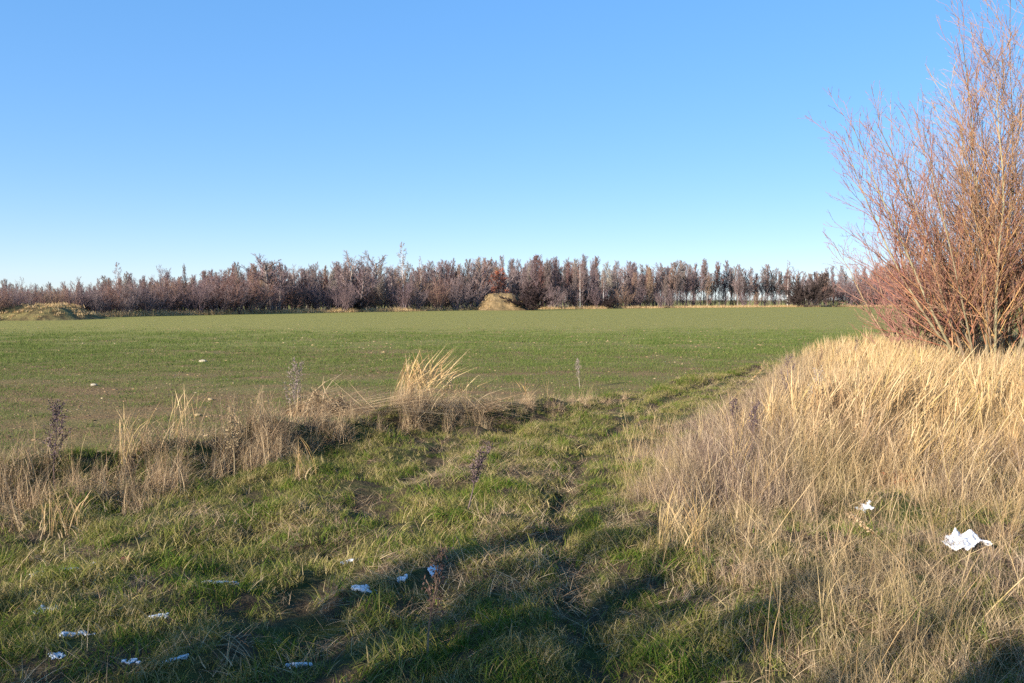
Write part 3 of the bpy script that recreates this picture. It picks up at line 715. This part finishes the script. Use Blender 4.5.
x, y = at(683, 560); tussock(x, y, .40, .16, 70, 'straw tussock at the left foot of the grey weeds', 39, mat='golden', wind=(.1, 0), plume=.8)

def straws(px, py, L, az, label, seed):
    r = np.random.default_rng(seed); X, Y = at(px, py); root = empty('long_straw', (X, Y, gz(X, Y))); tag(root, label, 'straw')
    out = levels(1); grow(np.zeros(3), unit(np.array([math.cos(az)*.75, math.sin(az)*.3, 1.])), L, .0035, 0, [dict(steps=7, wander=.03, up=-.03, tip=.5)], out, r)
    link('stalk', seg_mesh('stalk', out[0], 5), M['golden'], root)
    e = out[0][-1][1]; d = unit(out[0][-1][1]-out[0][-1][0]); C = e+d*r.uniform(-.16, .02, (60, 1))+r.normal(0, .006, (60, 3))
    V, F, A = leafquads(C, r.uniform(.006, .014, 60), r); link('leaves', mesh_np('leaves', V, F, A, False), M['golden'], root)
straws(716, 430, .85, 0, 'long straw leaning right above the left end of the grey weeds', 81)
straws(748, 520, .95, .2, 'long straw slanting across the grey weeds left of the white patch', 82)
straws(775, 560, 1.0, .3, 'longest slanting straw crossing in front of the white patch', 83)
straws(985, 640, .95, -.1, 'tall pale straw rising beside the crumpled sheet', 84)
straws(935, 610, .6, 2.9, 'short straw leaning left below the crumpled sheet', 85)

def hay_mat():   # the flattened sheaf hanging off the ridge
    r = np.random.default_rng(40); X, Y = at(372, 432); root = empty('flattened_hay', (X, Y, gz(X, Y)+.06)); tag(root, 'flattened brown hay combed over the bank left of the tall tussock', 'hay')
    V, F, A = blades(700, .3, .35, .8, .0028, .2, .9, r, flat=1.0, wind=(.7, -.35)); V[:, 0] = V[:, 0]*2.4-.5; V[:, 2] += .06
    link('stalks', mesh_np('stalks', V, F, A, False), M['hay'], root)
    X, Y = at(470, 422); root = empty('flattened_hay', (X, Y, gz(X, Y))); tag(root, 'dark flattened hay hanging right below the tall tussock', 'hay')
    V, F, A = blades(420, .3, .25, .6, .0028, .2, .9, r, flat=1.0, wind=(.5, -.5)); V[:, 0] = V[:, 0]*2.0; V[:, 2] += .05
    link('stalks', mesh_np('stalks', V, F, A, False), M['hay'], root)
hay_mat()

def weed(px, py, h, label, seed, mat='weed', kids=9, heads=True, lean=(0, 0), ang=.45, z=None, rad=.006):
    r = np.random.default_rng(seed); X, Y = at(px, py); root = empty('dry_weed', (X, Y, gz(X, Y)-.02)); tag(root, label, 'weed', None)
    out = levels(3)
    P = [dict(steps=7, wander=.05, up=.02, kids=kids, ang=ang, klen=.34, krad=.55, start=.35, tip=.35, shape=lambda f: 1.15-.8*f),
         dict(steps=4, wander=.08, up=.10, kids=4, ang=.45, klen=.4, krad=.6, start=.3, tip=.5), dict(steps=2, wander=.1, up=.08)]
    grow(np.zeros(3), unit(np.array([lean[0], lean[1], 1.])), h, rad, 0, P, out, r)
    link('stalk', seg_mesh('stalk', out[0], 6), M[mat], root)
    link('side_shoots', seg_mesh('side_shoots', [(a, b, max(c, .0022), max(d, .0018)) for a, b, c, d in out[1]+out[2]], 4), M[mat], root)
    if heads:
        C = np.array([s[1] for s in out[1][2:]+out[2]]); C = np.repeat(C, 3, 0)+r.normal(0, .014, (len(C)*3, 3))
        V, F, A = leafquads(C, r.uniform(.006, .013, len(C)), r); link('seed_heads', mesh_np('seed_heads', V, F, A, False), M[mat], root)
weed(782, 432, .80, 'dark stiff weed stalk with forked top against the golden grass', 51, 'weeddark', 6, lean=(.18, 0), ang=.6, rad=.009)
weed(735, 455, .52, 'bushy dark-headed weed in front of the golden grass', 52, 'weeddark', 14)
weed(752, 470, .55, 'dark knobbly weed close right of the bushy one', 53, 'weeddark', 12, lean=(.05, 0))
weed(806, 455, .75, 'greyish feathery weed leaning right in the golden grass', 54, 'twigpale', 14, lean=(.25, 0))
weed(50, 500, .78, 'tall purple-grey mugwort stalk at the left field edge', 55, 'weeddark', 16, ang=.5)
weed(292, 432, .90, 'tall feathery pale weed standing against the crop', 56, 'twigpale', 18, ang=.55)
weed(312, 436, .60, 'shorter brown weed right of the tall feathery one', 57, 'weed', 10)
weed(580, 385, .55, 'faint thin weed alone in the field beyond the bank', 58, 'twigpale', 9)
weed(466, 520, .50, 'dark leaning weed in the middle of the verge', 59, 'weeddark', 9, lean=(.35, 0))
weed(340, 430, .50, 'brown branched weed on top of the flattened hay', 60, 'weed', 9)
weed(818, 395, .62, 'thin brown dock spike at the top of the golden grass', 61, 'weed', 5, ang=.15)
weed(855, 392, .80, 'dark red dock spike beneath the willow twigs', 62, 'weeddark', 5, ang=.12)
weed(425, 676, .45, 'thin pale twig weed at the bottom of the verge', 63, 'weed', 6)
weed(232, 482, .60, 'thin dry weed beside the bluish snow remnant', 64, 'weed', 8)

def patch(px, py, wpx, hpx, label, seed, mat, name='snow_patch', cat='snow', thick=.003, rot=0, group=None, dz=.006):
    r = np.random.default_rng(seed); X, Y = at(px, py, .05); s = Y/FPX
    W = wpx*s/2; D = max(hpx*s/2*Y/1.65*.9, .03)
    n = 34; u = np.linspace(-1, 1, n); U, Vv = np.meshgrid(u, u, indexing='ij')
    rr = np.hypot(U, Vv); edge = .60+1.3*fbm(U*3.6+seed*3.1, Vv*1.6, 4)
    hgt = np.clip((edge-rr)/.35, -1, 1)
    c, s_ = math.cos(rot), math.sin(rot)
    GX = X+U*W*c-Vv*D*s_; GY = Y+U*W*s_+Vv*D*c
    Z = verge_z(GX, GY)+dz+thick*np.sign(hgt)*np.abs(hgt)**.5+.008*fbm(GX*25, GY*25, 3)
    o = grid(name, GX, GY, Z, mat, hgt > -.45)
    m = o.modifiers.new('body', 'SOLIDIFY'); m.thickness = .02; m.offset = -1
    return tag(o, label, cat, group)
SN = [(62, 566, 70, 12, 'longest snow streak, high on the left of the verge'), (36, 613, 40, 9, 'snow streak at the left edge below the longest one'),
      (66, 643, 56, 10, 'broad snow streak in the lower left grass'), (124, 676, 26, 7, 'small snow patch at the very bottom left'),
      (166, 677, 30, 6, 'flat snow patch at the bottom beside the small one'), (214, 588, 44, 6, 'thin broken snow line in the mid left verge'),
      (153, 624, 22, 5, 'small pale snow spot between the left streaks'), (296, 662, 30, 8, 'bright snow patch at the bottom near the shade'),
      (364, 594, 40, 8, 'slanting bluish snow streak in the tree shade'), (398, 581, 16, 6, 'small snow crumb right of the slanting streak'),
      (433, 575, 18, 8, 'round bright snow spot at the edge of the shade'), (207, 446, 22, 10, 'bluish snow remnant under the field-edge weeds'),
      (866, 515, 28, 5, 'small bluish-white patch in the flattened weeds at right'), (345, 553, 20, 5, 'faint snow fleck in the middle of the verge'),
      (45, 674, 18, 6, 'dim snow crumb in the bottom left corner'), (522, 488, 22, 5, 'faint snow fleck beside the dark rut'),
      ]
for i, (px, py, a, b, lab) in enumerate(SN): patch(px, py, a, b, lab, 70+i, M['snow'], rot=.15 if i != 8 else .5)
m, t, b = new_mat('white_sheet'); b.inputs['Base Color'].default_value = (.66, .65, .64, 1); b.inputs['Roughness'].default_value = .5; M['sheet'] = m
def sheet():
    X, Y = at(970, 556, .05); n = 60; u = np.linspace(-1, 1, n); U, V = np.meshgrid(u, u, indexing='ij')
    e = .70+.5*fbm(U*1.7+4, V*1.7+8, 3); msk = np.hypot(U, V*1.05) < e
    GX = X+U*.20; GY = Y+V*.14+.04*np.sin(U*3)
    Z = verge_z(X, Y)+.05+.05*fbm(U*2.6, V*2.6+3, 5)+.05*np.exp(-((U-.05)/.2)**2-((V-.75)/.3)**2)+.05*np.exp(-((U-.5)/.25)**2-((V-.4)/.3)**2)
    o = grid('crumpled_sheet', GX, GY, Z, M['sheet'], msk); o.modifiers.new('body', 'SOLIDIFY').thickness = .004
    tag(o, 'crumpled white sheet lying in flattened grass at lower right', 'litter')
sheet()
def leafpile():
    r = np.random.default_rng(90); X, Y = at(910, 497); C = r.normal(0, 1, (160, 3))*[.10, .07, .02]+[0, 0, .10]
    m = bark('reddish_leaf', (.10, .03, .02), (.22, .07, .04)); V, F, A = leafquads(C, r.uniform(.02, .035, 160), r)
    o = link('dead_leaves', mesh_np('dead_leaves', V, F, A, False), m); o.location = (X, Y, gz(X, Y)); tag(o, 'reddish-brown clump of dead leaves in the flattened grass', 'leaves')
leafpile()
def stone(px, py, s, label, col, seed):
    import bmesh
    X, Y = at(px, py); bm = bmesh.new(); bmesh.ops.create_icosphere(bm, subdivisions=3, radius=1)
    for v in bm.verts:
        k = 1+.35*float(fbm(v.co.x*1.3+seed, v.co.y*1.3+v.co.z, 3)); v.co = Vector((v.co.x*s*1.3, v.co.y*s, v.co.z*s*.6))*k
    me = bpy.data.meshes.new('stone'); bm.to_mesh(me); bm.free()
    m, t, b = new_mat('stone_'+str(seed)); t.links.new(ramp(t, noise(t, pos(t), 25, 4), [(.3, tuple(c*.7 for c in col)), (.7, col)]), b.inputs['Base Color'])
    o = link('field_stone', me, m); o.location = (X, Y, gz(X, Y)+s*.35); tag(o, label, 'stone')
stone(142, 461, .055, 'white rounded stone at the field edge beside dark hollow', (.75, .74, .72), 1)
stone(92, 383, .05, 'whitish stone out in the left of the field', (.42, .36, .27), 2)
stone(209, 397, .04, 'yellowish stone in the field above the feathery weed', (.36, .27, .15), 3)
stone(196, 412, .04, 'flat yellowish clod in the field below the yellowish stone', (.32, .24, .13), 4)
stone(95, 450, .05, 'flat tan clod in the near left crop', (.42, .33, .2), 5)
stone(202, 360, .08, 'pale flat stone far out in the field', (.42, .36, .25), 6)
stone(120, 570, .035, 'reddish leaf-like clod in the green verge', (.35, .12, .09), 7)
print('objects', len(bpy.data.objects))
